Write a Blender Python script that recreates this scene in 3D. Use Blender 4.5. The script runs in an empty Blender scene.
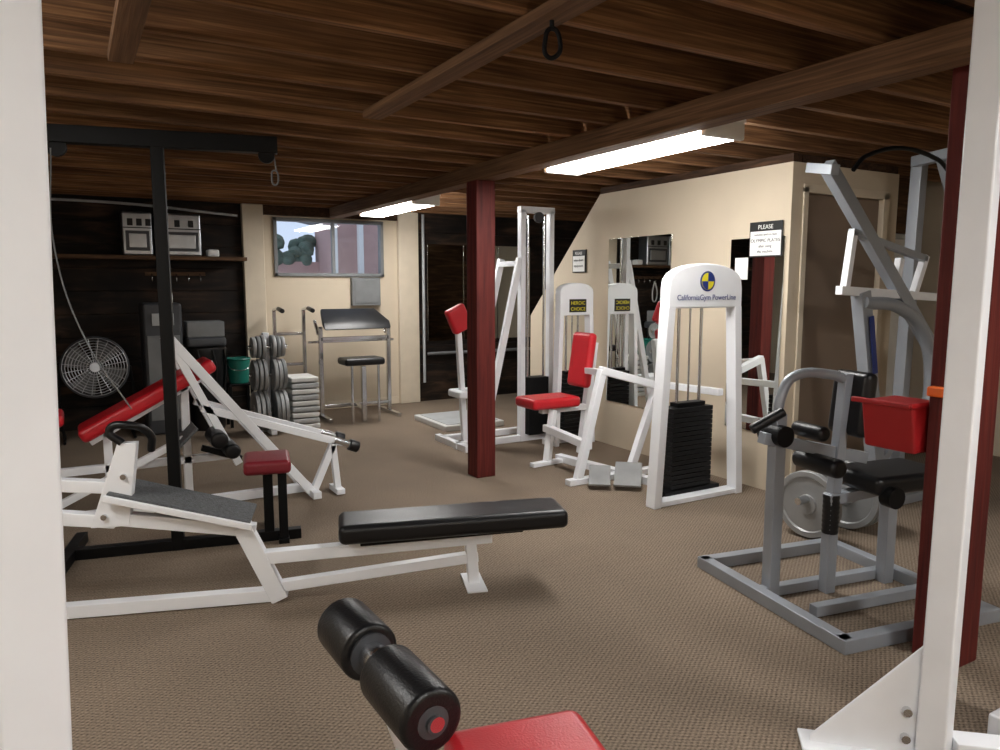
import bpy, bmesh, math, random
from mathutils import Vector, Matrix
random.seed(4)
scene=bpy.context.scene
scene.view_settings.view_transform='Standard'
# ------------------------------------------------------------ materials
def s2l(c): return tuple((x/12.92 if x<=.04045 else ((x+.055)/1.055)**2.4) for x in c)
def rgb(r,g,b): return s2l((r/255,g/255,b/255))
def newmat(name):
    m=bpy.data.materials.new(name); m.use_nodes=True
    nt=m.node_tree; return m,nt,nt.nodes["Principled BSDF"]
def mat(name,col,rough=.5,metal=0,noise=.12,nscale=6,bump=0,bscale=80,coat=0,emit=None,es=0,spec=.5):
    m,nt,b=newmat(name); b.inputs["Specular IOR Level"].default_value=spec
    b.inputs["Roughness"].default_value=rough; b.inputs["Metallic"].default_value=metal
    if coat: b.inputs["Coat Weight"].default_value=coat
    tc=nt.nodes.new("ShaderNodeTexCoord")
    n=nt.nodes.new("ShaderNodeTexNoise"); n.inputs["Scale"].default_value=nscale; n.inputs["Detail"].default_value=5
    nt.links.new(tc.outputs["Object"],n.inputs["Vector"])
    r=nt.nodes.new("ShaderNodeValToRGB")
    a=[max(0,x*(1-noise)) for x in col]; c=[min(1,x*(1+noise)) for x in col]
    r.color_ramp.elements[0].position=.3; r.color_ramp.elements[0].color=(*a,1)
    r.color_ramp.elements[1].position=.7; r.color_ramp.elements[1].color=(*c,1)
    nt.links.new(n.outputs["Fac"],r.inputs["Fac"]); nt.links.new(r.outputs["Color"],b.inputs["Base Color"])
    if bump:
        n2=nt.nodes.new("ShaderNodeTexNoise"); n2.inputs["Scale"].default_value=bscale
        nt.links.new(tc.outputs["Object"],n2.inputs["Vector"])
        bp=nt.nodes.new("ShaderNodeBump"); bp.inputs["Strength"].default_value=bump; bp.inputs["Distance"].default_value=.01
        nt.links.new(n2.outputs["Fac"],bp.inputs["Height"]); nt.links.new(bp.outputs["Normal"],b.inputs["Normal"])
    if emit:
        b.inputs["Emission Color"].default_value=(*emit,1); b.inputs["Emission Strength"].default_value=es
    return m
def woodmat(name,c1,c2,c3,scale=(1,12,12),rough=.65,patch=0,pscale=(1,1,1),lo=.35,hi=1.2):
    m,nt,b=newmat(name); b.inputs["Roughness"].default_value=rough; b.inputs["Specular IOR Level"].default_value=.25
    tc=nt.nodes.new("ShaderNodeTexCoord"); mp=nt.nodes.new("ShaderNodeMapping"); mp.inputs["Scale"].default_value=scale
    nt.links.new(tc.outputs["Object"],mp.inputs["Vector"])
    n=nt.nodes.new("ShaderNodeTexNoise"); n.inputs["Scale"].default_value=2.2; n.inputs["Detail"].default_value=8; n.inputs["Distortion"].default_value=.6
    nt.links.new(mp.outputs["Vector"],n.inputs["Vector"])
    r=nt.nodes.new("ShaderNodeValToRGB"); e=r.color_ramp.elements
    e[0].position=.3; e[0].color=(*c1,1); e[1].position=.72; e[1].color=(*c3,1); k=e.new(.52); k.color=(*c2,1)
    nt.links.new(n.outputs["Fac"],r.inputs["Fac"])
    out=r.outputs["Color"]
    if patch:
        m2=nt.nodes.new("ShaderNodeMapping"); m2.inputs["Scale"].default_value=pscale; nt.links.new(tc.outputs["Object"],m2.inputs["Vector"])
        n2=nt.nodes.new("ShaderNodeTexNoise"); n2.inputs["Scale"].default_value=patch; n2.inputs["Detail"].default_value=4
        nt.links.new(m2.outputs["Vector"],n2.inputs["Vector"])
        r2=nt.nodes.new("ShaderNodeValToRGB"); r2.color_ramp.elements[0].position=.35; r2.color_ramp.elements[0].color=(lo,lo*.95,lo*.92,1); r2.color_ramp.elements[1].position=.65; r2.color_ramp.elements[1].color=(hi,hi*.98,hi*.95,1)
        nt.links.new(n2.outputs["Fac"],r2.inputs["Fac"])
        mx=nt.nodes.new("ShaderNodeMix"); mx.data_type='RGBA'; mx.blend_type='MULTIPLY'; mx.inputs[0].default_value=1
        nt.links.new(out,mx.inputs[6]); nt.links.new(r2.outputs["Color"],mx.inputs[7]); out=mx.outputs[2]
    nt.links.new(out,b.inputs["Base Color"])
    bp=nt.nodes.new("ShaderNodeBump"); bp.inputs["Strength"].default_value=.25; bp.inputs["Distance"].default_value=.01
    nt.links.new(n.outputs["Fac"],bp.inputs["Height"]); nt.links.new(bp.outputs["Normal"],b.inputs["Normal"])
    return m
def carpetmat():
    m,nt,b=newmat("carpet_brown_waffle"); b.inputs["Roughness"].default_value=.95; b.inputs["Specular IOR Level"].default_value=.1
    tc=nt.nodes.new("ShaderNodeTexCoord")
    mp=nt.nodes.new("ShaderNodeMapping"); nt.links.new(tc.outputs["Object"],mp.inputs["Vector"])
    sep=nt.nodes.new("ShaderNodeSeparateXYZ"); nt.links.new(mp.outputs["Vector"],sep.inputs[0])
    def wave(out,per):
        a=nt.nodes.new("ShaderNodeMath"); a.operation='MULTIPLY'; a.inputs[1].default_value=2*math.pi/per; nt.links.new(out,a.inputs[0])
        s=nt.nodes.new("ShaderNodeMath"); s.operation='SINE'; nt.links.new(a.outputs[0],s.inputs[0]); return s.outputs[0]
    mu=nt.nodes.new("ShaderNodeMath"); mu.operation='MULTIPLY'; nt.links.new(wave(sep.outputs[0],.030),mu.inputs[0]); nt.links.new(wave(sep.outputs[1],.020),mu.inputs[1])
    md=nt.nodes.new("ShaderNodeMath"); md.operation='MULTIPLY_ADD'; md.inputs[1].default_value=.5; md.inputs[2].default_value=.5; nt.links.new(mu.outputs[0],md.inputs[0])
    nf=nt.nodes.new("ShaderNodeTexNoise"); nf.inputs["Scale"].default_value=110; nf.inputs["Detail"].default_value=4; nt.links.new(tc.outputs["Object"],nf.inputs["Vector"])
    nb=nt.nodes.new("ShaderNodeTexNoise"); nb.inputs["Scale"].default_value=1.3; nb.inputs["Detail"].default_value=5; nt.links.new(tc.outputs["Object"],nb.inputs["Vector"])
    ad=nt.nodes.new("ShaderNodeMath"); ad.operation='MULTIPLY_ADD'; ad.inputs[1].default_value=.85; nt.links.new(nf.outputs["Fac"],ad.inputs[0])
    hl=nt.nodes.new("ShaderNodeMath"); hl.operation='MULTIPLY'; hl.inputs[1].default_value=.34; nt.links.new(md.outputs[0],hl.inputs[0]); nt.links.new(hl.outputs[0],ad.inputs[2])
    r=nt.nodes.new("ShaderNodeValToRGB"); e=r.color_ramp.elements
    e[0].position=.28; e[0].color=(*rgb(72,61,52),1); e[1].position=.85; e[1].color=(*rgb(154,138,121),1)
    nt.links.new(ad.outputs[0],r.inputs["Fac"])
    r2=nt.nodes.new("ShaderNodeValToRGB"); r2.color_ramp.elements[0].position=.3; r2.color_ramp.elements[0].color=(.84,.84,.84,1); r2.color_ramp.elements[1].position=.7; r2.color_ramp.elements[1].color=(1.06,1.05,1.04,1)
    nt.links.new(nb.outputs["Fac"],r2.inputs["Fac"])
    mx=nt.nodes.new("ShaderNodeMix"); mx.data_type='RGBA'; mx.blend_type='MULTIPLY'; mx.inputs[0].default_value=1
    nt.links.new(r.outputs["Color"],mx.inputs[6]); nt.links.new(r2.outputs["Color"],mx.inputs[7])
    nt.links.new(mx.outputs[2],b.inputs["Base Color"])
    bp=nt.nodes.new("ShaderNodeBump"); bp.inputs["Strength"].default_value=.6; bp.inputs["Distance"].default_value=.004
    nt.links.new(ad.outputs[0],bp.inputs["Height"]); nt.links.new(bp.outputs["Normal"],b.inputs["Normal"])
    return m
WHITE=mat("white_powdercoat",rgb(234,236,240),.35,noise=.03)
CREAM=mat("offwhite_metal",rgb(205,205,202),.4,noise=.06)
BEIGE=mat("beige_paint",rgb(202,188,166),.8,noise=.05,nscale=2,bump=.08,bscale=60)
BEIGE2=mat("beige_paint_trim",rgb(206,193,172),.7,noise=.05)
DOORM=mat("door_taupe_paint",rgb(126,108,92),.55,noise=.04)
RED=mat("red_vinyl",rgb(190,26,38),.38,noise=.08,bump=.1,bscale=200)
BINRED=mat("red_bin_plastic",rgb(160,24,28),.45,noise=.06)
DRED=mat("maroon_vinyl",rgb(116,24,36),.4,noise=.08,bump=.1,bscale=200)
BLK=mat("black_vinyl",rgb(16,16,18),.36,noise=.15,bump=.12,bscale=200,spec=.4)
BLKM=mat("black_painted_steel",rgb(9,9,10),.5,noise=.15,spec=.2)
IRON=mat("black_iron_plates",rgb(16,16,17),.5,noise=.2,spec=.3)
RUB=mat("grey_ribbed_rubber",rgb(78,80,82),.7,noise=.35,nscale=60,bump=.6,bscale=120)
GREY=mat("grey_powdercoat",rgb(150,155,162),.36,metal=.25,noise=.05)
DGREY=mat("dark_grey_plastic",rgb(62,64,68),.5)
MGREY=mat("mid_grey_metal",rgb(115,117,118),.5)
LGREY=mat("light_grey_panel",rgb(170,173,174),.5)
CHR=mat("chrome",rgb(210,212,215),.18,metal=1,noise=.04)
STEEL=mat("brushed_steel",rgb(178,181,186),.3,metal=.9,noise=.12)
PLATEG=mat("grey_enamel_plate",rgb(145,146,146),.45,metal=.3,noise=.12)
GREEN=mat("green_plastic",rgb(20,110,96),.4)
ORANGE=mat("orange_plastic",rgb(225,100,30),.4)
YEL=mat("yellow_label",rgb(225,210,40),.5)
BLUE=mat("blue_ink",rgb(30,50,120),.5)
INK=mat("black_ink",rgb(15,15,15),.6)
PAPER=mat("white_sign_card",rgb(235,235,232),.6,noise=.02)
COLRED=woodmat("red_painted_timber",rgb(66,22,21),rgb(90,32,28),rgb(104,43,36),(14,14,.8),.6)
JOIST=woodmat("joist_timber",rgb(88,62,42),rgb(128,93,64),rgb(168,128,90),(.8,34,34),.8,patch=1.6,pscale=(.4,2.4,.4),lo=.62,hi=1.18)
BEAM=woodmat("beam_timber",rgb(84,61,44),rgb(112,84,61),rgb(136,104,77),(34,.8,34),.8,patch=1.2,pscale=(1,.5,1),lo=.75,hi=1.1)
DARKB=woodmat("dark_plate_timber",rgb(44,30,22),rgb(66,46,32),rgb(86,62,44),(12,2,20),.8)
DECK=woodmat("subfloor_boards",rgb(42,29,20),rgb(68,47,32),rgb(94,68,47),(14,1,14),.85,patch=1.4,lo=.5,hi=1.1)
DWOOD=woodmat("old_dark_board_wall",rgb(16,12,10),rgb(36,27,21),rgb(74,55,41),(.8,8,5),.7,patch=2.5)
SHELFW=woodmat("shelf_timber",rgb(60,42,30),rgb(88,64,44),rgb(116,88,62),(1,10,10),.7)
CARPET=carpetmat()
MIR=mat("mirror_glass",(.80,.82,.80),.015,metal=1,noise=0)
LAMP=mat("fluorescent_diffuser",(.9,.9,.9),.5,noise=0,emit=(1,.985,.96),es=42)
HOUSE=mat("pink_stucco",rgb(190,158,152),.8,noise=.05)
LEAF=mat("foliage",rgb(96,112,100),.9,noise=.35,nscale=8)
def glassmat():
    m=bpy.data.materials.new("window_glass"); m.use_nodes=True; nt=m.node_tree; nt.nodes.clear()
    o=nt.nodes.new("ShaderNodeOutputMaterial"); t=nt.nodes.new("ShaderNodeBsdfTransparent"); g=nt.nodes.new("ShaderNodeBsdfGlossy"); g.inputs["Roughness"].default_value=.02
    t.inputs[0].default_value=(.93,.95,.97,1); x=nt.nodes.new("ShaderNodeMixShader"); x.inputs[0].default_value=.03
    nt.links.new(t.outputs[0],x.inputs[1]); nt.links.new(g.outputs[0],x.inputs[2]); nt.links.new(x.outputs[0],o.inputs[0]); return m
GLASS=glassmat()
# ------------------------------------------------------------ builders
def grp(name,loc=(0,0,0)):
    e=bpy.data.objects.new(name,None); e.empty_display_size=.1; e.location=loc
    bpy.context.collection.objects.link(e); return e
def fin(name,me,m,parent=None,bevel=0,seg=2,smooth=False):
    me.materials.append(m); ob=bpy.data.objects.new(name,me); bpy.context.collection.objects.link(ob)
    if parent is not None:
        ob.parent=parent; ob.matrix_parent_inverse=Matrix.Translation(parent.location).inverted()
    if bevel:
        b=ob.modifiers.new("bevel",'BEVEL'); b.width=bevel; b.segments=seg; b.limit_method='ANGLE'; b.angle_limit=math.radians(40)
    if smooth or bevel:
        for p in me.polygons: p.use_smooth=True
        if bevel:
            w=ob.modifiers.new("wn",'WEIGHTED_NORMAL'); w.keep_sharp=False
    return ob
FC=[(0,3,2,1),(4,5,6,7),(0,1,5,4),(1,2,6,5),(2,3,7,6),(3,0,4,7)]
def rawbox(c,ax,h):
    c=Vector(c); out=[]
    for sz in (-1,1):
        for sx,sy in ((-1,-1),(1,-1),(1,1),(-1,1)):
            out.append(c+ax[0]*h[0]*sx+ax[1]*h[1]*sy+ax[2]*h[2]*sz)
    return out
def meshfrom(name,vs,fs):
    me=bpy.data.meshes.new(name); me.from_pydata([tuple(v) for v in vs],[],fs); me.update()
    bm=bmesh.new(); bm.from_mesh(me); bmesh.ops.recalc_face_normals(bm,faces=bm.faces); bm.to_mesh(me); bm.free(); return me
def box(e,name,lo,hi,m,bevel=.004,seg=2,rz=0,tilt=None):
    lo=Vector(lo);hi=Vector(hi); c=(lo+hi)/2; h=(hi-lo)/2
    R=Matrix.Rotation(math.radians(rz),3,'Z')
    if tilt: R=R@Matrix.Rotation(math.radians(tilt[1]),3,tilt[0])
    ax=[R@Vector((1,0,0)),R@Vector((0,1,0)),R@Vector((0,0,1))]
    return fin(name,meshfrom(name,rawbox(c,ax,h),FC),m,e,bevel,seg)
def bar(e,name,p0,p1,w,h,m,bevel=.004,seg=2,ang=0):
    p0=Vector(p0);p1=Vector(p1); d=(p1-p0); L=d.length; d.normalize()
    if abs(d.z)>.985:
        s=Vector((math.cos(math.radians(ang)),math.sin(math.radians(ang)),0)); s=(s-d*s.dot(d)).normalized()
    else: s=d.cross(Vector((0,0,1))).normalized()
    u=s.cross(d)
    return fin(name,meshfrom(name,rawbox((p0+p1)/2,[s,u,d],(w/2,h/2,L/2)),FC),m,e,bevel,seg)
def lathe(e,name,o,axis,prof,m,seg=32,smooth=True,close=False):
    o=Vector(o); a=Vector(axis).normalized(); s=a.orthogonal().normalized(); t=a.cross(s)
    vs=[];fs=[]
    for r,h in prof:
        for i in range(seg):
            q=2*math.pi*i/seg; vs.append(o+a*h+(s*math.cos(q)+t*math.sin(q))*r)
    n=len(prof)
    for j in range(n-1 if not close else n):
        k=(j+1)%n
        for i in range(seg):
            i2=(i+1)%seg; fs.append((j*seg+i,j*seg+i2,k*seg+i2,k*seg+i))
    if not close:
        fs.append(tuple(range(seg))[::-1]); fs.append(tuple((n-1)*seg+i for i in range(seg)))
    ob=fin(name,meshfrom(name,vs,fs),m,e)
    if smooth:
        for p in ob.data.polygons: p.use_smooth=len(p.vertices)==4
        ob.data.set_sharp_from_angle(angle=math.radians(35))
    return ob
def cyl(e,name,p0,p1,r,m,seg=20,r2=None):
    p0=Vector(p0);p1=Vector(p1);L=(p1-p0).length; r2=r if r2 is None else r2
    return lathe(e,name,p0,p1-p0,[(r,0),(r2,L)],m,seg)
def roll(e,name,p0,p1,r,m,b=.02):
    p0=Vector(p0);p1=Vector(p1);L=(p1-p0).length
    pr=[]
    for i in range(5):
        a=i/4*math.pi/2; pr.append((r-b+b*math.sin(a),b-b*math.cos(a)))
    pr+= [(q[0],L-q[1]) for q in pr[::-1]]
    return lathe(e,name,p0,p1-p0,pr,m,32)
def wire(e,name,pts,r,m,smooth=True,cyc=False):
    cu=bpy.data.curves.new(name,'CURVE'); cu.dimensions='3D'; cu.bevel_depth=r; cu.bevel_resolution=4; cu.use_fill_caps=True
    sp=cu.splines.new('BEZIER' if smooth else 'POLY')
    if smooth:
        sp.bezier_points.add(len(pts)-1)
        for b,p in zip(sp.bezier_points,pts): b.co=p; b.handle_left_type=b.handle_right_type='AUTO'
        sp.resolution_u=8
    else:
        sp.points.add(len(pts)-1)
        for b,p in zip(sp.points,pts): b.co=(*p,1)
    sp.use_cyclic_u=cyc
    cu.materials.append(m); ob=bpy.data.objects.new(name,cu); bpy.context.collection.objects.link(ob)
    if e is not None:
        ob.parent=e; ob.matrix_parent_inverse=Matrix.Translation(e.location).inverted()
    return ob
def prism(e,name,pts,n,m,bevel=.003):
    n=Vector(n); k=len(pts); vs=[Vector(p) for p in pts]+[Vector(p)+n for p in pts]
    fs=[tuple(range(k)),tuple(range(k,2*k))[::-1]]+[(i,(i+1)%k,(i+1)%k+k,i+k) for i in range(k)]
    return fin(name,meshfrom(name,vs,fs),m,e,bevel)
def text(e,name,s,loc,size,m,rot):
    cu=bpy.data.curves.new(name,'FONT'); cu.body=s; cu.size=size; cu.align_x='CENTER'; cu.extrude=.0005
    cu.materials.append(m); ob=bpy.data.objects.new(name,cu); bpy.context.collection.objects.link(ob)
    ob.location=loc; ob.rotation_euler=rot
    if e is not None:
        ob.parent=e; ob.matrix_parent_inverse=Matrix.Translation(e.location).inverted()
    return ob
def multibox(name,boxes,m,bevel=.003):
    vs=[];fs=[]
    for lo,hi in boxes:
        lo=Vector(lo);hi=Vector(hi);b=len(vs)
        vs+=rawbox((lo+hi)/2,[Vector((1,0,0)),Vector((0,1,0)),Vector((0,0,1))],(hi-lo)/2)
        fs+=[tuple(i+b for i in f) for f in FC]
    return fin(name,meshfrom(name,vs,fs),m,None,bevel)
def plate(e,name,c,axis,r,t,m):
    c=Vector(c);a=Vector(axis).normalized()
    pr=[(.03,0),(r*.28,0),(r*.30,t*.2),(r*.80,t*.2),(r*.84,0),(r*.98,0),(r,t*.12),(r,t*.88),(r*.98,t),(r*.84,t),(r*.80,t*.8),(r*.30,t*.8),(r*.28,t),(.03,t)]
    return lathe(e,name,c-a*t/2,a,pr,m,40)
# ------------------------------------------------------------ room shell
X0,X1,Y0,Y1=-1.7,7.0,-1.6,8.75
box(None,"floor",(X0-.1,Y0-.1,-.08),(X1+.1,Y1+.15,0),CARPET,0)
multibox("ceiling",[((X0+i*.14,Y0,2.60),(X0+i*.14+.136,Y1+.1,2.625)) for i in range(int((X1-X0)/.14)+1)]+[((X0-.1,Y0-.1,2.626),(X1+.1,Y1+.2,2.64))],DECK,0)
js=[]
y=-1.45
while y<8.7:
    js.append(((X0,y,2.40),(X1,y+.045,2.60))); y+=.405
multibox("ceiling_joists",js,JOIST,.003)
box(None,"ceiling_beam",(2.69,Y0,2.28),(2.83,8.66,2.398),BEAM,.004)
box(None,"ceiling_batten",(1.37,-1.4,2.36),(1.47,3.80,2.398),BEAM,.003)
box(None,"ceiling_batten",(.18,-1.4,2.36),(.27,3.35,2.398),BEAM,.003)
box(None,"wall_left",(X0-.1,Y0,0),(X0,Y1,2.6),BEIGE,0)
box(None,"wall_right",(X1,Y0,0),(X1+.1,Y1,2.6),BEIGE,0)
box(None,"wall_front",(X0,Y0-.1,0),(X1,Y0,2.6),BEIGE,0)
multibox("wall_back_boards",[((X0,8.75,i*.24),(1.71,8.85,i*.24+.236)) for i in range(11)]+[((X0,8.80,0),(1.71,8.86,2.62))],DWOOD,.003)
multibox("wall_back_recess_boards",[((3.83,8.75,i*.24),(X1,8.85,i*.24+.236)) for i in range(11)]+[((3.83,8.80,0),(X1,8.86,2.62))],DWOOD,.003)
multibox("wall_back",[((1.71,8.75,0),(2.07,8.85,2.62)),((3.36,8.75,0),(3.83,8.85,2.62)),((2.07,8.75,0),(3.36,8.85,1.62)),((2.07,8.75,2.25),(3.36,8.85,2.62))],BEIGE,0)
box(None,"trim_1",(3.56,8.68,0),(3.83,8.749,2.398),BEIGE2,.01)
box(None,"trim_2",(1.70,8.66,0),(1.93,8.749,2.398),BEIGE2,.01)
box(None,"trim_3",(1.93,8.70,2.29),(3.56,8.749,2.398),DARKB,.004)
w=grp("window_1",(2.71,8.75,1.9))
for n,lo,hi in (("frame_bottom",(2.05,8.72,1.60),(3.38,8.82,1.64)),("frame_top",(2.05,8.72,2.23),(3.38,8.82,2.27)),("frame_left",(2.05,8.72,1.60),(2.09,8.82,2.27)),("frame_right",(3.34,8.72,1.60),(3.38,8.82,2.27)),("mullion",(2.74,8.76,1.64),(2.78,8.81,2.23))):
    box(w,n,lo,hi,MGREY,.004)
box(w,"glass",(2.09,8.78,1.64),(3.34,8.785,2.23),GLASS,0)
h=grp("neighbour_house",(3,12,0)); box(h,"wall",(3.62,11.5,-.08),(6,12.5,4.5),HOUSE,0)
box(h,"garage_wall",(2.2,12.3,-.08),(3.62,12.5,1.88),HOUSE,0)
for i in range(2): box(h,"porch_post_%d"%i,(3.55+i*.42,11.3,-.08),(3.63+i*.42,11.40,4.5),PAPER,.01)
bar(h,"roof_edge",(2.0,11.6,2.70),(3.7,11.6,2.38),.10,.06,MGREY)
for i in range(26):
    c=Vector((2.3+random.random()*1.2,12.35+random.random()*.3,1.80+random.random()*.35)); a=Vector((random.random()-.5,random.random()-.5,random.random()))
    lathe(h,"creeper_leaves_%d"%i,c,a,[(.03,0),(.12,.05),(.15,.12),(.1,.2),(.02,.24)],LEAF,9)
prism(None,"wall_partition",[(4.34,3.50,0),(4.34,6.85,0),(4.34,6.85,1.17),(4.34,5.65,2.34),(4.34,3.50,2.34)],(.1,0,0),BEIGE,0)
box(None,"trim_4",(4.345,3.505,2.34),(4.435,5.65,2.399),DARKB,.003)
DY=3.50
multibox("wall_door_side",[((4.44,DY,0),(4.50,DY+.1,2.34)),((5.36,DY,0),(5.55,DY+.1,2.34)),((4.50,DY,2.14),(5.36,DY+.1,2.34)),((5.45,DY+.1,0),(5.55,4.2,2.34))],BEIGE,0)
box(None,"trim_5",(4.45,DY+.01,2.34),(5.55,DY+.09,2.399),DARKB,.003)
d=grp("door_1",(4.93,DY,0))
box(d,"slab",(4.505,DY+.025,.01),(5.355,DY+.07,2.135),DOORM,.003)
box(d,"jamb_left",(4.45,DY-.015,0),(4.50,DY-.001,2.18),BEIGE2,.003); box(d,"jamb_right",(5.36,DY-.015,0),(5.42,DY-.001,2.18),BEIGE2,.003); box(d,"head_casing",(4.45,DY-.015,2.14),(5.42,DY-.001,2.20),BEIGE2,.003)
lathe(d,"knob",(5.28,DY+.025,.98),(0,-1,0),[(.012,0),(.012,.03),(.028,.04),(.03,.06),(.02,.072)],CHR,20)
box(None,"wall_right_recess",(5.55,4.2,0),(X1,4.3,2.6),SHELFW,0)
c=grp("utility_cabinet",(6.0,4.0,0)); box(c,"case",(5.62,3.80,0),(6.35,4.19,1.93),LGREY,.01); box(c,"door_panel",(5.66,3.79,.1),(6.31,3.80,1.88),CREAM,.004); cyl(c,"handle",(5.72,3.77,.9),(5.72,3.77,1.1),.01,CHR)
box(None,"support_column",(2.665,4.97,0),(2.83,5.135,2.28),COLRED,.008)
box(None,"support_column",(2.90,1.48,0),(3.07,1.65,2.399),COLRED,.008)
wire(None,"wall_conduit",[(3.9,8.70,.25),(3.9,8.70,2.38)],.018,LGREY,False)
wire(None,"wall_conduit",[(-1.2,8.65,2.30),(.3,8.66,2.34),(1.65,8.66,2.26)],.014,LGREY)
wire(None,"wall_conduit",[(3.95,8.70,.62),(4.6,8.70,.62),(5.6,8.70,.62)],.02,MGREY,False)
box(None,"baseboard_back",(1.93,8.735,0),(3.56,8.749,.09),BEIGE2,.003)
# ------------------------------------------------------------ lights
def fixture(x,y,lx,ly):
    e=grp("fluorescent_ceiling_light",(x,y,2.35))
    box(e,"housing",(x-lx/2,y-ly/2,2.35),(x+lx/2,y+ly/2,2.398),PAPER,.004)
    box(e,"diffuser",(x-lx/2+.015,y-ly/2+.04,2.265),(x+lx/2-.015,y+ly/2-.04,2.35),LAMP,.02,2)
    for s in (-1,1):
        box(e,"end_cap_%d"%(s+1),(x-lx/2+.005,y+s*(ly/2-.02)-.018,2.26),(x+lx/2-.005,y+s*(ly/2-.02)+.018,2.355),PAPER,.01,3)
fixture(3.0,3.60,.30,1.5)
fixture(3.0,7.35,.30,1.5)
fixture(3.0,-.35,.30,1.5)  # unseen fixture added behind the camera to light the foreground
fixture(.4,-.7,.30,1.2)  # another unseen fixture, added to brighten the near white posts
fixture(-1.0,2.7,.30,1.0)
# ------------------------------------------------------------ mirrors and signs
def mirror(name,lo,hi):
    e=grp(name,lo); box(e,"glass",lo,hi,MIR,.003,1)
    return e
e=mirror("wall_mirror",(4.327,4.66,.42),(4.339,5.49,1.92))
e=mirror("wall_mirror",(4.327,3.53,.42),(4.339,4.02,1.84))
for i in range(3):
    x=3.97+i*.52; mirror("wall_mirror",(x,8.73,.78),(x+.51,8.745,2.02))
def sign(y0,y1,z0,z1,lines):
    e=grp("notice_sign",(4.32,y0,z0)); box(e,"card",(4.321,y0,z0),(4.339 if z0<1.65 else 4.3265,y1,z1),INK,.001)
    H=z1-z0; box(e,"paper",(4.319,y0+.01,z0+.01),(4.321,y1-.01,z1-H*.27),PAPER,0)
    yc=(y0+y1)/2; rot=(math.radians(90),0,math.radians(-90))
    for s,k,sz,m in lines: text(e,"line",s,(4.3175,yc,z0+H*k),H*sz,m,rot)
sign(3.55,3.84,1.70,1.95,[("PLEASE",.79,.17,PAPER),("remove and re-rack",.60,.10,INK),("OLYMPIC PLATES",.42,.135,INK),("after using",.27,.11,INK),("this machine",.12,.11,INK)])
sign(5.84,6.05,1.62,1.84,[("PLEASE",.79,.17,PAPER),("wipe down",.5,.16,INK),("equipment",.25,.16,INK)])
e=grp("paper_note",(4.32,3.9,1.55)); box(e,"sheet",(4.324,3.85,1.54),(4.3265,3.97,1.70),PAPER,0)
e=grp("breaker_panel",(3.1,8.72,1.4)); box(e,"case",(2.95,8.67,1.25),(3.31,8.749,1.59),MGREY,.008); box(e,"lid",(2.98,8.66,1.28),(3.28,8.67,1.56),MGREY,.004)
# ------------------------------------------------------------ black long bench
D=Vector((.952,-.308,0)); N=Vector((.308,.952,0)); O=Vector((-.09,3.75,0))
def B(s,n,z): return O+D*s+N*n+Vector((0,0,z))
e=grp("seated_row_machine",O)
bar(e,"base_rail",B(-.35,0,.035),B(.92,0,.035),.06,.06,WHITE)
bar(e,"hinge_post",B(.76,0,.38),B(.92,0,.01),.07,.08,WHITE)
bar(e,"upper_rail",B(.84,0,.22),B(1.95,0,.245),.06,.06,WHITE)
bar(e,"lower_rail",B(.9,0,.07),B(1.88,0,.145),.05,.05,WHITE)
bar(e,"front_leg",B(1.86,0,.0),B(1.84,0,.26),.055,.055,WHITE,ang=-18)
box(e,"front_foot",B(1.86,0,.006)-Vector((.05,.12,.006)),B(1.86,0,.006)+Vector((.05,.12,.006)),WHITE,.003,rz=-18)
bar(e,"pad_bracket",B(1.3,0,.27),B(2.1,0,.285),.14,.02,BLKM)
bar(e,"long_pad",B(1.20,0,.335),B(2.32,0,.345),.27,.095,BLK,.032,5)
bar(e,"footplate",B(.20,.09,.575),B(.80,.09,.40),.30,.025,RUB,.006)
bar(e,"footplate_rim",B(.19,-.07,.565),B(.81,-.07,.39),.02,.03,WHITE)
bar(e,"footplate_beam",B(.18,0,.46),B(.82,0,.355),.055,.06,WHITE)
bar(e,"rear_beam_top",B(-.4,0,.66),B(.2,0,.60),.055,.055,WHITE)
bar(e,"rear_beam_low",B(-.4,0,.52),B(.22,0,.44),.055,.06,WHITE)
bar(e,"rear_post",B(-.32,0,0),B(-.32,0,1.0),.06,.06,WHITE,ang=-18)
prism(e,"gusset",[B(.12,-.03,.42),B(.28,-.03,.42),B(.33,-.03,.80),B(.25,-.03,.80)],N*.05,WHITE)
for i,(s,z) in enumerate(((.18,.47),(.23,.55),(.27,.65))): cyl(e,"bolt_%d"%i,B(s,-.045,z),B(s,-.03,z),.013,CHR,10)
wire(e,"grip",[B(.27,-.02,.80),B(.22,-.02,.86),B(.30,-.02,.88),B(.37,.05,.82),B(.36,.1,.74)],.018,BLK)
# ------------------------------------------------------------ black pulldown rig
e=grp("pulldown_rig",(.45,4.46,0))
d1=Vector((.977,-.212,0)); o1=Vector((.45,4.46,0))
def G(s,n,z): return o1+d1*s+Vector((.212,.977,0))*n+Vector((0,0,z))
bar(e,"upright",G(0,0,0),G(0,0,2.24),.065,.065,BLKM,ang=-12)
bar(e,"top_beam",G(-.52,0,2.275),G(.62,0,2.275),.07,.09,BLKM)
bar(e,"base_rail",G(-.58,0,.03),G(.68,0,.03),.06,.06,BLKM)
bar(e,"cross_foot_rear",G(-.55,-.3,.03),G(-.55,.3,.03),.06,.06,BLKM)
bar(e,"cross_foot_front",G(.5,-.02,.03),G(.5,.35,.03),.06,.06,BLKM)
cyl(e,"pulley_rear",G(-.48,-.015,2.21),G(-.48,.015,2.21),.05,BLKM)
cyl(e,"pulley_front",G(.56,-.015,2.22),G(.56,.015,2.22),.045,BLKM)
wire(e,"cable_front",[G(.6,0,2.22),G(.61,0,2.14)],.004,MGREY,False)
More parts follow.
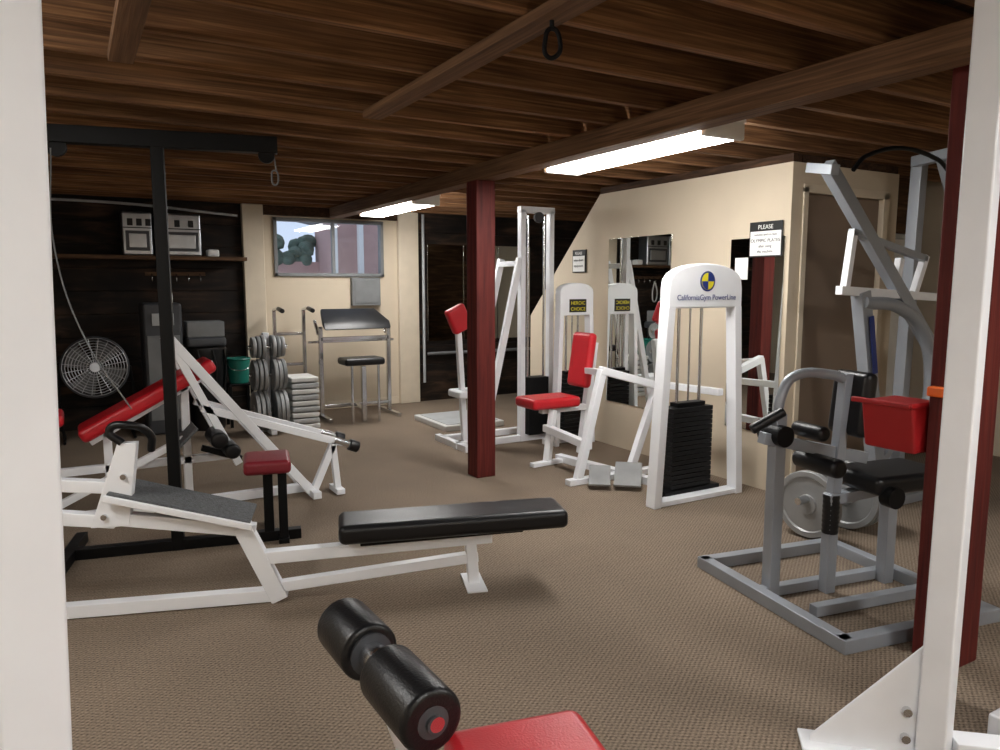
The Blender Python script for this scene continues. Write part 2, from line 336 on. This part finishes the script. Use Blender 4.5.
wire(e,"snap_hook",[G(.60,0,2.14),G(.585,0,2.10),G(.60,0,2.06),G(.62,0,2.10)],.005,MGREY,True,True)
wire(e,"cable_rear",[G(-.50,-.02,2.2),G(-.52,0,1.7),G(-.40,0,1.2),G(-.20,0,.82)],.004,MGREY)
bar(e,"seat_post",G(.50,0,.03),G(.50,0,.43),.055,.055,BLKM,ang=-12)
bar(e,"seat_post_front",G(.58,-.06,.03),G(.58,-.06,.43),.05,.05,BLKM,ang=-12)
bar(e,"seat_foot",G(.58,-.10,.015),G(.58,.05,.015),.06,.03,BLKM)
box(e,"seat_pad",G(.50,0,.47)-Vector((.13,.16,.04)),G(.50,0,.47)+Vector((.13,.16,.04)),DRED,.025,4,rz=-12)
# ------------------------------------------------------------ incline bench with red pads
e=grp("incline_row_bench",(.8,5.3,0))
def I(x,z,dy=0): return Vector((x,5.3+dy,z))
bar(e,"incline_pad",I(0,.56),I(.80,.98),.30,.09,RED,.03,5)
bar(e,"pad_spine",I(.05,.51),I(.76,.90),.05,.05,WHITE)
box(e,"seat_pad",(-.42,5.14,.64),(-.08,5.46,.72),RED,.03,4)
box(e,"knee_pad",(-.42,5.14,.56),(-.14,5.46,.62),DRED,.025,4)
bar(e,"seat_post",I(-.25,0),I(-.25,.6),.06,.06,WHITE)
for dy in (-.17,.17):
    t="near" if dy<0 else "far"
    bar(e,"long_strut_"+t,I(.53,1.16,dy),I(1.42,.02,dy),.05,.06,WHITE)
    bar(e,"lever_arm_"+t,I(.70,.70,dy),I(1.60,.38,dy),.045,.05,WHITE)
    cyl(e,"sleeve_"+t,I(1.58,.39,dy),I(1.70,.345,dy),.028,CHR)
    roll(e,"sleeve_end_"+t,I(1.69,.35,dy),I(1.76,.32,dy),.042,BLK,.01)
    bar(e,"rear_leg_"+t,I(.55,1.10,dy),I(.92,.30,dy),.045,.05,WHITE)
bar(e,"handle_cross",I(.55,1.13,-.2),I(.55,1.13,.2),.045,.045,WHITE)
bar(e,"front_leg",I(1.58,.38,-.17),I(1.42,.03,-.17),.045,.05,WHITE)
bar(e,"front_prop",I(1.57,.36,-.17),I(1.60,.03,-.17),.045,.045,WHITE)
bar(e,"front_foot",I(1.42,.03,-.28),I(1.42,.03,.28),.06,.05,WHITE)
bar(e,"tip_foot",I(1.60,.025,-.25),I(1.60,.025,-.05),.06,.04,WHITE)
bar(e,"base_rail",I(-.45,.03),I(1.42,.03),.06,.06,WHITE)
bar(e,"mid_rail",I(-.3,.33),I(.9,.33),.05,.05,WHITE)
bar(e,"post_low",I(.15,.03),I(.15,.60),.05,.05,WHITE)
bar(e,"post_high",I(.62,.03),I(.62,.86),.05,.05,WHITE)
bar(e,"cross_rear",I(-.40,.03,-.3),I(-.40,.03,.3),.06,.05,WHITE)
bar(e,"diagonal_brace",I(-.25,.10,-.12),I(.60,.50,-.12),.045,.045,WHITE)
bar(e,"footrest_arm",I(.95,.32,-.1),I(.70,.42,-.1),.04,.04,BLKM)
roll(e,"ankle_roll_upper",I(.78,.50,-.34),I(.78,.50,-.06),.055,BLK)
roll(e,"ankle_roll_lower",I(.86,.42,-.34),I(.86,.42,-.06),.05,BLK)
bar(e,"foot_plate",I(.52,.44,-.12),I(.66,.58,-.12),.26,.02,RUB)
# ------------------------------------------------------------ back-left clutter
e=grp("drum_fan",(.17,8.2,0)); fc=Vector((.17,8.2,.70)); ax=Vector((-.05,-1,.12)).normalized()
lathe(e,"drum",fc-ax*.12,ax,[(.285,0),(.30,.01),(.29,.03),(.285,.19),(.30,.22),(.285,.235),(.27,.22),(.27,.02)],DGREY,40,close=True)
s=ax.orthogonal().normalized(); t=ax.cross(s)
for k in range(10):
    r=.045+k*.026; wire(e,"grille_ring_%d"%k,[fc+ax*.12+(s*math.cos(a)+t*math.sin(a))*r for a in [i*math.pi/12 for i in range(24)]],.0042,STEEL,False,True)
for k in range(20):
    a=k*math.pi/10; q=s*math.cos(a)+t*math.sin(a); wire(e,"grille_spoke_%d"%k,[fc+ax*.12+q*.03,fc+ax*.12+q*.28],.004,STEEL,False)
lathe(e,"hub",fc-ax*.08,ax,[(.06,0),(.07,.03),(.07,.12),(.04,.15)],DGREY)
lathe(e,"badge",fc+ax*.12,ax,[(.04,0),(.04,.01)],STEEL)
for k in range(4):
    a=k*math.pi/2+.3; q=s*math.cos(a)+t*math.sin(a); q2=ax.cross(q)
    prism(e,"blade_%d"%k,[fc+q*.06-q2*.05,fc+q*.25-q2*.13+ax*.02,fc+q*.26+q2*.11-ax*.03,fc+q*.07+q2*.05-ax*.02],ax*.006,MGREY,0)
for sx in (-1,1):
    wire(e,"stand_%d"%(sx+1),[fc+Vector((sx*.30,0,0)),fc+Vector((sx*.33,0,-.3)),Vector((.17+sx*.30,8.2,.015))],.014,BLKM,False)
    wire(e,"foot_%d"%(sx+1),[(.17+sx*.30,7.98,.015),(.17+sx*.30,8.42,.015)],.014,BLKM,False)
e=grp("water_heater_cabinet",(.78,8.3,0)); box(e,"body",(.60,8.05,0),(.96,8.5,1.32),DGREY,.03,3)
box(e,"panel",(.63,8.04,.15),(.93,8.05,1.0),MGREY,.004); box(e,"label",(.68,8.035,1.1),(.88,8.05,1.22),LGREY,.003)
e=grp("trash_bin",(1.20,8.2,0))
lathe(e,"bag_body",(1.185,8.2,0),(0,0,1),[(.16,0),(.175,.1),(.185,.5),(.20,.8),(.205,.84),(.20,.86),(.17,.84)],BLK,20)
for k in range(9):
    a=k*.7; wire(e,"bag_fold_%d"%k,[(1.185+.205*math.cos(a),8.2+.205*math.sin(a),.84),(1.185+.21*math.cos(a+.15),8.2+.21*math.sin(a+.15),.65),(1.185+.19*math.cos(a+.05),8.2+.19*math.sin(a+.05),.4)],.010,BLK)
box(e,"lid",(.99,8.02,.87),(1.37,8.38,.97),DGREY,.03,3); box(e,"carton",(1.0,8.05,.97),(1.36,8.32,1.13),MGREY,.01)
e=grp("plant_stand",(1.52,8.1,0))
for dx in (-.11,.11):
    for dy in (-.11,.11): bar(e,"leg_%d%d"%(dx>0,dy>0),(1.51+dx,8.2+dy,0),(1.51+dx,8.2+dy,.44),.03,.03,BLKM)
box(e,"top",(1.39,8.08,.44),(1.63,8.32,.46),BLKM,.003)
e=grp("cleaning_bucket",(1.51,8.2,.46)); lathe(e,"pail",(1.51,8.2,.46),(0,0,1),[(.09,0),(.10,.01),(.12,.25),(.13,.26),(.125,.27),(.11,.26),(.095,.03)],GREEN,28)
wire(e,"bail",[(1.39,8.2,.70),(1.43,8.10,.62),(1.58,8.10,.62),(1.63,8.2,.70)],.004,CHR)
box(None,"wall_shelf",(-1.2,8.42,1.76),(1.69,8.745,1.80),SHELFW,.004)
for x,wd,n in ((.49,.28,0),(.80,.44,1)):
    e=grp("steel_storage_case",(x,8.5,1.8)); box(e,"case",(x,8.48,1.80),(x+wd,8.70,2.24),STEEL,.02,3)
    box(e,"front_panel",(x+.03,8.47,1.85),(x+wd-.03,8.48,2.05),DGREY,.004); box(e,"front_plate",(x+.06,8.465,1.88),(x+wd-.06,8.475,2.02),STEEL,.004)
    for k in range(3): box(e,"latch_%d"%k,(x+.05+k*wd*.3,8.46,2.10),(x+.10+k*wd*.3,8.48,2.17),INK,.003)
    box(e,"lid_line",(x+.005,8.474,2.075),(x+wd-.005,8.481,2.085),INK,0)
e=grp("shelf_speaker",(1.36,8.55,1.80)); box(e,"case",(1.30,8.5,1.80),(1.42,8.64,1.88),PAPER,.02,3)
e=grp("wall_hook_rail",(.95,8.72,1.6)); box(e,"rail",(.7,8.73,1.60),(1.3,8.749,1.64),SHELFW,.002)
for k in range(5): wire(e,"hook_%d"%k,[(.76+k*.12,8.73,1.62),(.76+k*.12,8.68,1.60),(.76+k*.12,8.67,1.55),(.76+k*.12,8.70,1.53)],.006,CHR)
wire(e,"hanging_strap",[(.88,8.68,1.56),(.84,8.67,1.35),(.90,8.67,1.25),(.94,8.67,1.35),(.89,8.68,1.56)],.01,CREAM)
# plate tree
e=grp("weight_plate_tree",(1.70,7.7,0))
tx=1.69
bar(e,"base_a",(tx,7.45,.03),(tx,7.95,.03),.06,.05,WHITE); bar(e,"base_b",(tx-.15,7.7,.03),(tx+.15,7.7,.03),.06,.05,WHITE)
bar(e,"post",(tx,7.7,0),(tx,7.7,1.02),.06,.06,WHITE)
for k,(z,r) in enumerate(((.24,.21),(.60,.17),(.88,.12))):
    cyl(e,"peg_%d"%k,(tx-.19,7.62,z),(tx+.19,7.62,z),.022,CHR)
    for j in range(3):
        for sg in (-1,1):
            plate(e,"plate_%d_%d_%d"%(k,j,sg+1),(tx+sg*(.05+j*.045),7.62,z),(1,0,0),r-.008*j,.036,PLATEG if (j+k)%3 else MGREY)
e=grp("aerobic_step_stack",(2.06,7.8,0))
for k in range(9): box(e,"step_%d"%k,(1.92+.004*(k%2),7.62,k*.062),(2.21-.004*(k%3),8.0,k*.062+.05),LGREY if k%2 else CREAM,.012,3)
e=grp("chrome_dip_station",(2.15,8.35,0))
for x in (1.97,2.30):
    bar(e,"upright_%d"%(x>2.1),(x,8.5,0),(x,8.5,1.22),.04,.04,CHR); bar(e,"foot_%d"%(x>2.1),(x,8.08,.025),(x,8.6,.025),.05,.04,CHR)
    wire(e,"bar_%d"%(x>2.1),[(x,8.5,1.22),(x,8.3,1.24),(x,8.12,1.22)],.018,CHR); roll(e,"grip_%d"%(x>2.1),(x,8.28,1.24),(x,8.10,1.22),.025,BLK,.006)
for z in (.3,.6,.95): bar(e,"rung_%.0f"%(z*100),(1.97,8.5,z),(2.30,8.5,z),.035,.035,CHR)
# preacher curl bench
e=grp("preacher_curl_bench",(2.8,8.1,0))
prism(e,"arm_pad",[(2.36,7.92,1.00),(3.16,7.92,1.00),(3.08,8.20,1.14),(2.42,8.20,1.14)],(0,.07,.10),BLK,.025)
for x in (2.38,3.18):
    bar(e,"side_post_%d"%(x>3),(x,8.12,0),(x,8.12,1.04),.045,.045,CHR); bar(e,"foot_%d"%(x>3),(x,7.8,.025),(x,8.35,.025),.05,.045,CHR)
    bar(e,"bar_cup_%d"%(x>3),(x,8.2,.95),(x,8.34,1.10),.03,.03,CHR)
bar(e,"crossbar_high",(2.38,8.12,.90),(3.18,8.12,.90),.045,.045,CHR); bar(e,"crossbar_low",(2.38,8.12,.14),(3.18,8.12,.14),.04,.04,CHR)
bar(e,"seat_rail",(2.74,7.72,.10),(2.78,8.12,.14),.05,.05,CHR); bar(e,"seat_post",(2.73,7.72,.0),(2.73,7.72,.62),.05,.05,CHR)
bar(e,"rack_bar",(2.28,8.26,.86),(3.30,8.26,.86),.025,.025,CHR)
for x in (2.58,2.88): bar(e,"seat_frame_leg_%d"%(x>2.7),(x,7.66,.0),(x,7.66,.64),.025,.025,CHR)
box(e,"seat_pad",(2.48,7.56,.64),(2.93,7.86,.72),BLK,.03,4)
# ------------------------------------------------------------ cable tower behind column
e=grp("cable_crossover_tower",(3.85,6.0,0))
for x in (3.70,4.02):
    bar(e,"upright_%d"%(x>3.9),(x,6.0,0),(x,6.0,2.20),.05,.07,WHITE)
    cyl(e,"guide_rod_%d"%(x>3.9),(x+(.07 if x<3.9 else -.07),6.0,.1),(x+(.07 if x<3.9 else -.07),6.0,2.15),.011,CHR)
bar(e,"top_cross",(3.67,6.0,2.20),(4.05,6.0,2.20),.07,.06,WHITE)
cyl(e,"top_pulley",(3.86,5.94,2.13),(3.86,5.97,2.13),.05,DGREY)
box(e,"weight_stack",(3.75,5.93,.06),(3.97,6.07,.62),IRON,.004)
bar(e,"slant_strut",(3.68,6.0,1.75),(3.30,6.0,.12),.05,.06,WHITE)
bar(e,"slant_strut_far",(3.68,6.35,1.75),(3.30,6.35,.12),.05,.06,WHITE)
bar(e,"strut_tie",(3.66,6.0,1.70),(3.66,6.35,1.70),.05,.05,WHITE)
bar(e,"base_rail",(2.98,6.0,.03),(4.1,6.0,.03),.06,.06,WHITE); bar(e,"base_rail_far",(3.0,6.35,.03),(4.1,6.35,.03),.06,.06,WHITE)
bar(e,"cross_foot",(3.02,5.80,.03),(3.02,6.45,.03),.06,.06,WHITE); bar(e,"cross_foot_rear",(4.1,5.9,.03),(4.1,6.4,.03),.06,.06,WHITE)
bar(e,"bench_post",(3.14,6.1,.03),(3.07,6.1,1.2),.05,.05,WHITE)
bar(e,"back_pad",(3.13,6.1,1.08),(3.03,6.1,1.30),.09,.20,RED,.03,4,ang=0)
box(e,"seat_pad",(3.03,5.98,.46),(3.35,6.24,.53),WHITE,.02,3)
bar(e,"seat_post",(3.2,6.1,.03),(3.2,6.1,.46),.05,.05,WHITE)
e=grp("exercise_platform",(3.5,7.2,0)); box(e,"deck",(3.25,6.75,.0),(3.95,7.55,.06),CREAM,.01); box(e,"mat",(3.30,6.80,.06),(3.90,7.50,.066),LGREY,.002)
def arch(e,name,xc,wt,wb,y,z1,th,m,depth=.09):
    r=wt/2; n=12; zc=z1-r*.50
    out=[(xc-r*math.cos(math.pi*i/n),zc+r*.50*math.sin(math.pi*i/n)**.7 if 0<i<n else zc) for i in range(n+1)]
    pin=z1-.30
    head=[(x,y,z) for x,z in out]+[(xc+wt/2+.0,y,pin),(xc-wt/2-.0,y,pin)]
    prism(e,name+"_head",head,(0,depth,0),m,.012)
    for sg in (-1,1):
        prism(e,name+"_leg_%d"%(sg+1),[(xc+sg*wb/2,y,0),(xc+sg*(wb/2-th),y,0),(xc+sg*(wt/2-th),y,pin+.01),(xc+sg*wt/2,y,pin+.01)],(0,depth,0),m,.006)
def stackparts(e,xc,y,w,n,h0,hh,zt):
    for k in range(n):
        box(e,"stack_plate_%d"%k,(xc-w/2,y-.06,h0+k*hh),(xc+w/2,y+.08,h0+k*hh+hh-.004),IRON,.003)
    for sg in (-1,1): cyl(e,"guide_rod_%d"%(sg+1),(xc+sg*w*.28,y,.04),(xc+sg*w*.28,y,zt),.011,CHR)
    cyl(e,"selector_rod",(xc,y,h0+n*hh),(xc,y,zt),.007,CHR); box(e,"stack_cap",(xc-w*.35,y-.04,h0+n*hh),(xc+w*.35,y+.04,h0+n*hh+.03),BLKM,.004)
e=grp("weight_stack_tower",(4.05,5.62,0))
arch(e,"shroud",4.06,.38,.46,5.60,1.52,.045,WHITE)
stackparts(e,4.06,5.68,.24,16,.06,.038,1.25)
box(e,"warning_label",(3.97,5.594,1.25),(4.16,5.60,1.37),INK,.001)
text(e,"label_text","HEROIC",(4.065,5.592,1.32),.045,YEL,(math.radians(90),0,0)); text(e,"label_text_low","CHOICE",(4.065,5.592,1.265),.045,YEL,(math.radians(90),0,0))
bar(e,"floor_cross",(3.80,5.75,.025),(4.31,5.75,.025),.07,.05,WHITE)
# ------------------------------------------------------------ main chest press machine
e=grp("selectorized_press_machine",(3.72,3.9,0))
arch(e,"shroud",3.73,.68,.84,3.66,1.645,.065,WHITE,.09)
stackparts(e,3.76,3.84,.38,17,.07,.034,1.40)
bar(e,"base_front",(3.33,3.72,.02),(4.14,3.72,.02),.10,.035,WHITE)
box(e,"base_box",(3.5,3.76,.0),(4.02,3.94,.065),BLKM,.004)
lathe(e,"logo_ring",(3.73,3.659,1.525),(0,-1,0),[(.068,0),(.068,.003)],BLUE,32)
lathe(e,"logo_disc",(3.73,3.657,1.525),(0,-1,0),[(.056,0),(.056,.003)],YEL,32)
prism(e,"logo_quarter_a",[(3.73,3.652,1.525)]+[(3.73+.055*math.cos(a*math.pi/16),3.652,1.525+.055*math.sin(a*math.pi/16)) for a in range(0,9)],(0,.002,0),BLUE,0)
prism(e,"logo_quarter_b",[(3.73,3.652,1.525)]+[(3.73-.055*math.cos(a*math.pi/16),3.652,1.525-.055*math.sin(a*math.pi/16)) for a in range(0,9)],(0,.002,0),BLUE,0)
text(e,"brand_text","CaliforniaGym PowerLine",(3.73,3.656,1.40),.052,BLUE,(math.radians(90),0,0))
bar(e,"spine_rail",(3.75,3.9,.03),(3.55,5.15,.03),.07,.06,WHITE)
bar(e,"seat_rail",(3.36,4.46,.28),(3.42,5.15,.30),.06,.06,WHITE)
bar(e,"seat_leg",(3.38,5.07,.0),(3.46,5.10,.46),.055,.055,WHITE)
bar(e,"seat_foot",(3.22,5.05,.02),(3.62,5.09,.02),.06,.035,WHITE)
box(e,"seat_pad",(3.24,5.05,.47),(3.72,5.37,.56),RED,.032,5)
bar(e,"seat_support",(3.40,5.20,.44),(3.86,5.20,.44),.06,.05,WHITE)
bar(e,"back_post",(3.84,5.22,.02),(3.97,5.22,1.0),.06,.06,WHITE)
bar(e,"back_pad",(3.79,5.2,.62),(3.86,5.2,1.09),.28,.08,RED,.035,5,ang=90)
bar(e,"press_arm",(3.44,4.44,.86),(4.02,4.42,.70),.06,.06,WHITE)
bar(e,"press_leg",(3.46,4.44,.86),(3.24,4.44,.02),.055,.06,WHITE)
bar(e,"press_leg_rear",(4.02,4.44,.72),(3.74,4.44,.02),.055,.06,WHITE)
bar(e,"arm_to_tower",(4.0,4.42,.72),(3.98,3.74,.74),.05,.05,WHITE)
bar(e,"arm_to_back",(3.46,4.44,.84),(3.86,5.2,.76),.05,.05,WHITE)
bar(e,"floor_cross",(3.15,4.44,.025),(4.05,4.44,.025),.07,.045,WHITE)
bar(e,"foot_plate_a",(3.44,4.10,.04),(3.62,4.30,.15),.20,.02,PLATEG); bar(e,"foot_plate_b",(3.28,4.22,.04),(3.42,4.40,.13),.16,.02,PLATEG)
# ------------------------------------------------------------ grey seated machine (right)
e=grp("grey_leg_curl_machine",(2.66,1.8,0))
a=Vector((.985,-.174,0)); b=Vector((.174,.985,0)); o2=Vector((2.65,1.80,0))
def K(s,t,z): return o2+a*s+b*t+Vector((0,0,z))
bar(e,"base_left",K(.03,-.02,.03),K(.03,.98,.03),.06,.06,GREY); bar(e,"base_front",K(0,0,.03),K(.9,0,.03),.06,.06,GREY)
bar(e,"base_back",K(0,.96,.03),K(.9,.96,.03),.06,.06,GREY); bar(e,"base_right",K(.87,0,.03),K(.87,.96,.03),.06,.06,GREY)
bar(e,"base_mid_a",K(.03,.55,.03),K(.87,.55,.03),.05,.05,GREY); bar(e,"base_mid_b",K(.14,.30,.03),K(.87,.30,.03),.05,.05,GREY)
bar(e,"upright_tall",K(.11,.55,.0),K(.11,.55,.90),.06,.06,GREY,ang=-10)
bar(e,"upright_short",K(.41,.50,.0),K(.41,.50,.50),.055,.055,GREY,ang=-10)
lathe(e,"rubber_boot",K(.41,.50,.30),(0,0,1),[(.037+.003*(i%2),i*.012) for i in range(17)],BLK,20)
bar(e,"pivot_arm",K(.02,.55,.79),K(.60,.50,.66),.055,.055,GREY); cyl(e,"pivot_hub",K(.10,.48,.80),K(.10,.62,.80),.05,BLKM)
roll(e,"arm_grip",K(-.04,.55,.83),K(.10,.50,.92),.024,BLK,.008)
bar(e,"seat_rail",K(.38,.50,.47),K(.9,.50,.50),.06,.05,GREY)
bar(e,"seat_post",K(.78,.5,0),K(.78,.5,.5),.06,.06,GREY,ang=-10)
box(e,"seat_pad",K(.73,.46,.565)-Vector((.24,.16,.045)),K(.73,.46,.565)+Vector((.24,.16,.045)),BLK,.03,4,rz=-10)
wire(e,"handle_loop",[K(.11,.55,.78),K(.13,.55,1.0),K(.19,.55,1.07),K(.36,.50,1.08),K(.46,.50,1.05)],.024,GREY)
bar(e,"back_strut",K(.42,.50,.50),K(.46,.50,1.08),.05,.05,GREY,ang=-10)
bar(e,"back_pad",K(.49,.50,.78),K(.52,.50,1.09),.08,.22,BLK,.03,4,ang=-10)
roll(e,"knee_roll_a",K(.30,.34,.66),K(.30,.62,.66),.045,BLK); cyl(e,"seat_dial",K(.56,.32,.52),K(.56,.26,.52),.05,BLKM)
roll(e,"shin_roll",K(.24,.38,.82),K(.24,.58,.82),.035,BLK)
e=grp("red_caddy_bin",(2.96,1.77,.8))
prism(e,"bin_shell",[(2.86,1.665,.83),(3.03,1.665,.83),(3.05,1.665,1.03),(2.82,1.665,1.03)],(.0,.22,0),BINRED,.012)
bar(e,"rim_left",(2.80,1.66,1.03),(2.80,1.91,1.03),.02,.02,BINRED); bar(e,"rim_near",(2.80,1.665,1.03),(3.06,1.665,1.03),.02,.02,BINRED)
e=grp("orange_strap",(2.88,1.5,1.05)); box(e,"buckle",(2.86,1.50,1.07),(2.899,1.64,1.11),ORANGE,.008)
# ------------------------------------------------------------ plate-loaded pulldown (right rear)
e=grp("plate_loaded_pulldown_machine",(4.6,2.97,0))
def Lp(x,z,dy=0): return Vector((x*1.1,2.97+dy,min(2.37,max(.03,1.5+(z-1.5)*1.1))))
bar(e,"lever",Lp(3.62,2.15),Lp(4.80,1.04),.065,.09,GREY)
bar(e,"lever_top_cap",Lp(3.57,2.11,-.10),Lp(3.62,2.15,.12),.06,.06,GREY)
bar(e,"hanger",Lp(3.83,1.46),Lp(3.88,1.80),.045,.045,WHITE)
bar(e,"hanger_rear",Lp(4.50,1.44),Lp(4.60,1.68),.045,.045,WHITE)
bar(e,"hanger_mid",Lp(4.30,1.44),Lp(4.34,1.66),.045,.045,WHITE)
bar(e,"base_near",Lp(3.45,.03,-.05),Lp(4.75,.03,-.05),.06,.06,GREY); bar(e,"base_far",Lp(3.6,.03,.30),Lp(4.75,.03,.30),.06,.06,GREY)
bar(e,"base_cross",Lp(4.3,.03,-.05),Lp(4.3,.03,.30),.06,.06,GREY)
bar(e,"crossbar_white",Lp(3.78,1.47),Lp(4.82,1.42),.05,.055,WHITE)
bar(e,"hanger_top",Lp(3.86,1.80),Lp(4.60,1.66),.045,.045,GREY)
bar(e,"main_upright",Lp(3.98,1.46),Lp(4.28,.03),.08,.10,GREY)
bar(e,"rear_upright",Lp(4.72,.02,.2),Lp(4.78,2.30,.2),.08,.08,GREY)
bar(e,"top_arm",Lp(4.72,2.28,.2),Lp(4.66,2.30,-.1),.07,.07,GREY)
bar(e,"rear_link",Lp(4.70,2.30,.0),Lp(4.98,1.85,.0),.06,.06,GREY)
wire(e,"curved_arm",[Lp(3.98,1.40,-.02),Lp(4.35,1.36,-.02),Lp(4.62,1.18,-.02),Lp(4.72,.86,-.02),Lp(4.66,.55,-.02)],.042,GREY)
wire(e,"lat_bar",[Lp(3.72,2.12,-.1),Lp(3.82,2.20,-.1),Lp(4.5,2.24,-.1),Lp(4.66,2.16,-.1)],.014,BLKM)
bar(e,"label",Lp(4.02,1.32,-.056),Lp(4.09,.98,-.056),.002,.05,BLUE,.0)
bar(e,"thigh_pad_post",Lp(4.25,.4),Lp(4.62,.72),.05,.05,GREY)
box(e,"seat_pad",(4.68,2.85,.45),(5.10,3.13,.53),BLK,.03,4)
bar(e,"seat_post",(4.9,2.97,.03),(4.9,2.97,.46),.06,.06,GREY)
wire(e,"chain_hook",[Lp(4.9,1.95,-.1),Lp(4.88,1.86,-.1),Lp(4.91,1.78,-.1),Lp(4.94,1.86,-.1)],.008,CHR,True,True)
bar(e,"peg_post",(3.90,2.85,.0),(3.90,2.85,.30),.06,.06,GREY,ang=0); bar(e,"peg_foot",(3.90,2.80,.02),(3.90,2.95,.02),.06,.04,GREY)
cyl(e,"storage_peg",(3.62,2.78,.24),(4.26,2.78,.24),.022,CHR); bar(e,"peg_tie",(3.90,2.76,.24),(3.90,2.86,.24),.05,.05,GREY)
plate(e,"plate_a",(3.72,2.78,.21),(1,.1,0),.20,.045,PLATEG); plate(e,"plate_b",(4.08,2.78,.215),(1,.1,0),.21,.045,PLATEG); plate(e,"plate_c",(4.15,2.78,.215),(1,.1,0),.21,.045,PLATEG)
# ------------------------------------------------------------ foreground roller bench
e=grp("leg_extension_bench",(.6,1.1,0))
cyl(e,"axle",(.486,1.57,.745),(.505,1.09,.745),.014,CHR)
roll(e,"foam_roller_far",(.486,1.55,.745),(.492,1.385,.745),.062,BLK,.012)
roll(e,"foam_roller_near",(.494,1.300,.745),(.501,1.10,.745),.060,BLK,.012)
lathe(e,"end_cap",(.501,1.102,.745),(.04,-1,0),[(.030,0),(.030,.003),(.016,.005),(.016,.012)],DGREY,24)
lathe(e,"inner_cap_far",(.492,1.387,.745),(.04,-1,0),[(.045,0),(.045,.008),(.03,.010)],DGREY,24)
cyl(e,"collar",(.492,1.385,.745),(.494,1.300,.745),.030,CHR)
bar(e,"roller_arm",(.494,1.335,.73),(.62,1.30,.30),.045,.045,WHITE)
bar(e,"seat_rail",(.55,1.22,.50),(.80,.40,.50),.06,.06,WHITE)
bar(e,"front_post",(.60,1.15,0),(.60,1.15,.50),.06,.06,WHITE); bar(e,"rear_post",(.78,.5,0),(.78,.5,.5),.06,.06,WHITE)
bar(e,"foot_front",(.35,1.13,.025),(.88,1.2,.025),.06,.05,WHITE); bar(e,"foot_rear",(.5,.5,.025),(1.05,.5,.025),.06,.05,WHITE)
bar(e,"bottom_rail",(.60,1.15,.04),(.78,.5,.04),.05,.05,WHITE)
bar(e,"seat_pad",(.740,1.235,.575),(.60,.60,.575),.30,.08,RED,.03,5)
# ------------------------------------------------------------ frames close to the camera
e=grp("white_machine_upright",(-.08,1.15,0))
bar(e,"post",(-.114,1.16,0),(-.050,1.16,2.395),.09,.09,WHITE,.008,3,ang=20)
box(e,"base_plate",(-.24,1.05,0),(0,1.27,.012),WHITE,.003); cyl(e,"bolt",(-.03,1.1,.012),(-.03,1.1,.03),.012,CHR,8)
wire(e,"cable",[(-.13,1.02,.02),(-.095,1.02,2.3)],.003,BLKM,False)
e=grp("selectorized_machine_frame",(2.31,1.2,0))
bar(e,"post",(2.27,1.20,0),(2.30,1.20,2.395),.085,.085,WHITE,.008,3,ang=15)
gv=Vector((-.72,.69,0)); gn=Vector((.69,.72,0))
p=Vector((2.27,1.23,0))
prism(e,"gusset",[p-gn*.01,p+gv*.34-gn*.01,p+gv*.34-gn*.01+Vector((0,0,.03)),p-gn*.01+Vector((0,0,.40))],gn*.012,WHITE)
bar(e,"base_rail",p+Vector((0,0,.006)),p+gv*.37+Vector((0,0,.006)),.12,.012,WHITE)
for k in range(2): cyl(e,"bolt_%d"%k,p+gv*.06+Vector((0,0,.07+.09*k))-gn*.03,p+gv*.06+Vector((0,0,.07+.09*k))+gn*.01,.014,CHR,10)
bar(e,"rear_rail",(2.32,1.17,.05),(2.75,.80,.05),.08,.08,WHITE)
for k in range(22): box(e,"stack_plate_%d"%k,(2.56,.98,.12+k*.04),(2.76,1.12,.156+k*.04),IRON,.003)
box(e,"stack_base",(2.50,.94,0),(2.82,1.16,.12),WHITE,.008)
e=grp("carabiner_hook",(1.42,2.12,2.3))
lathe(e,"eye_screw",(1.42,2.12,2.36),(0,0,-1),[(.008,0),(.008,.03)],BLKM,8)
wire(e,"link",[(1.42,2.12,2.335),(1.445,2.107,2.29),(1.435,2.11,2.25),(1.41,2.125,2.245),(1.40,2.13,2.29)],.008,BLKM,True,True)
# ------------------------------------------------------------ world
w=bpy.data.worlds.new("world"); scene.world=w; w.use_nodes=True
w.node_tree.nodes["Background"].inputs[0].default_value=(.70,.80,.98,1); w.node_tree.nodes["Background"].inputs[1].default_value=1.1
# ------------------------------------------------------------ camera
cd=bpy.data.cameras.new("camera"); cam=bpy.data.objects.new("camera",cd); bpy.context.collection.objects.link(cam)
cam.location=(0,0,1.5); pit=math.atan(90/740)
cam.rotation_euler=(math.pi/2-pit,0,-math.radians(30)); cd.sensor_width=36; cd.lens=36*740/1000; cd.clip_start=.05
scene.camera=cam
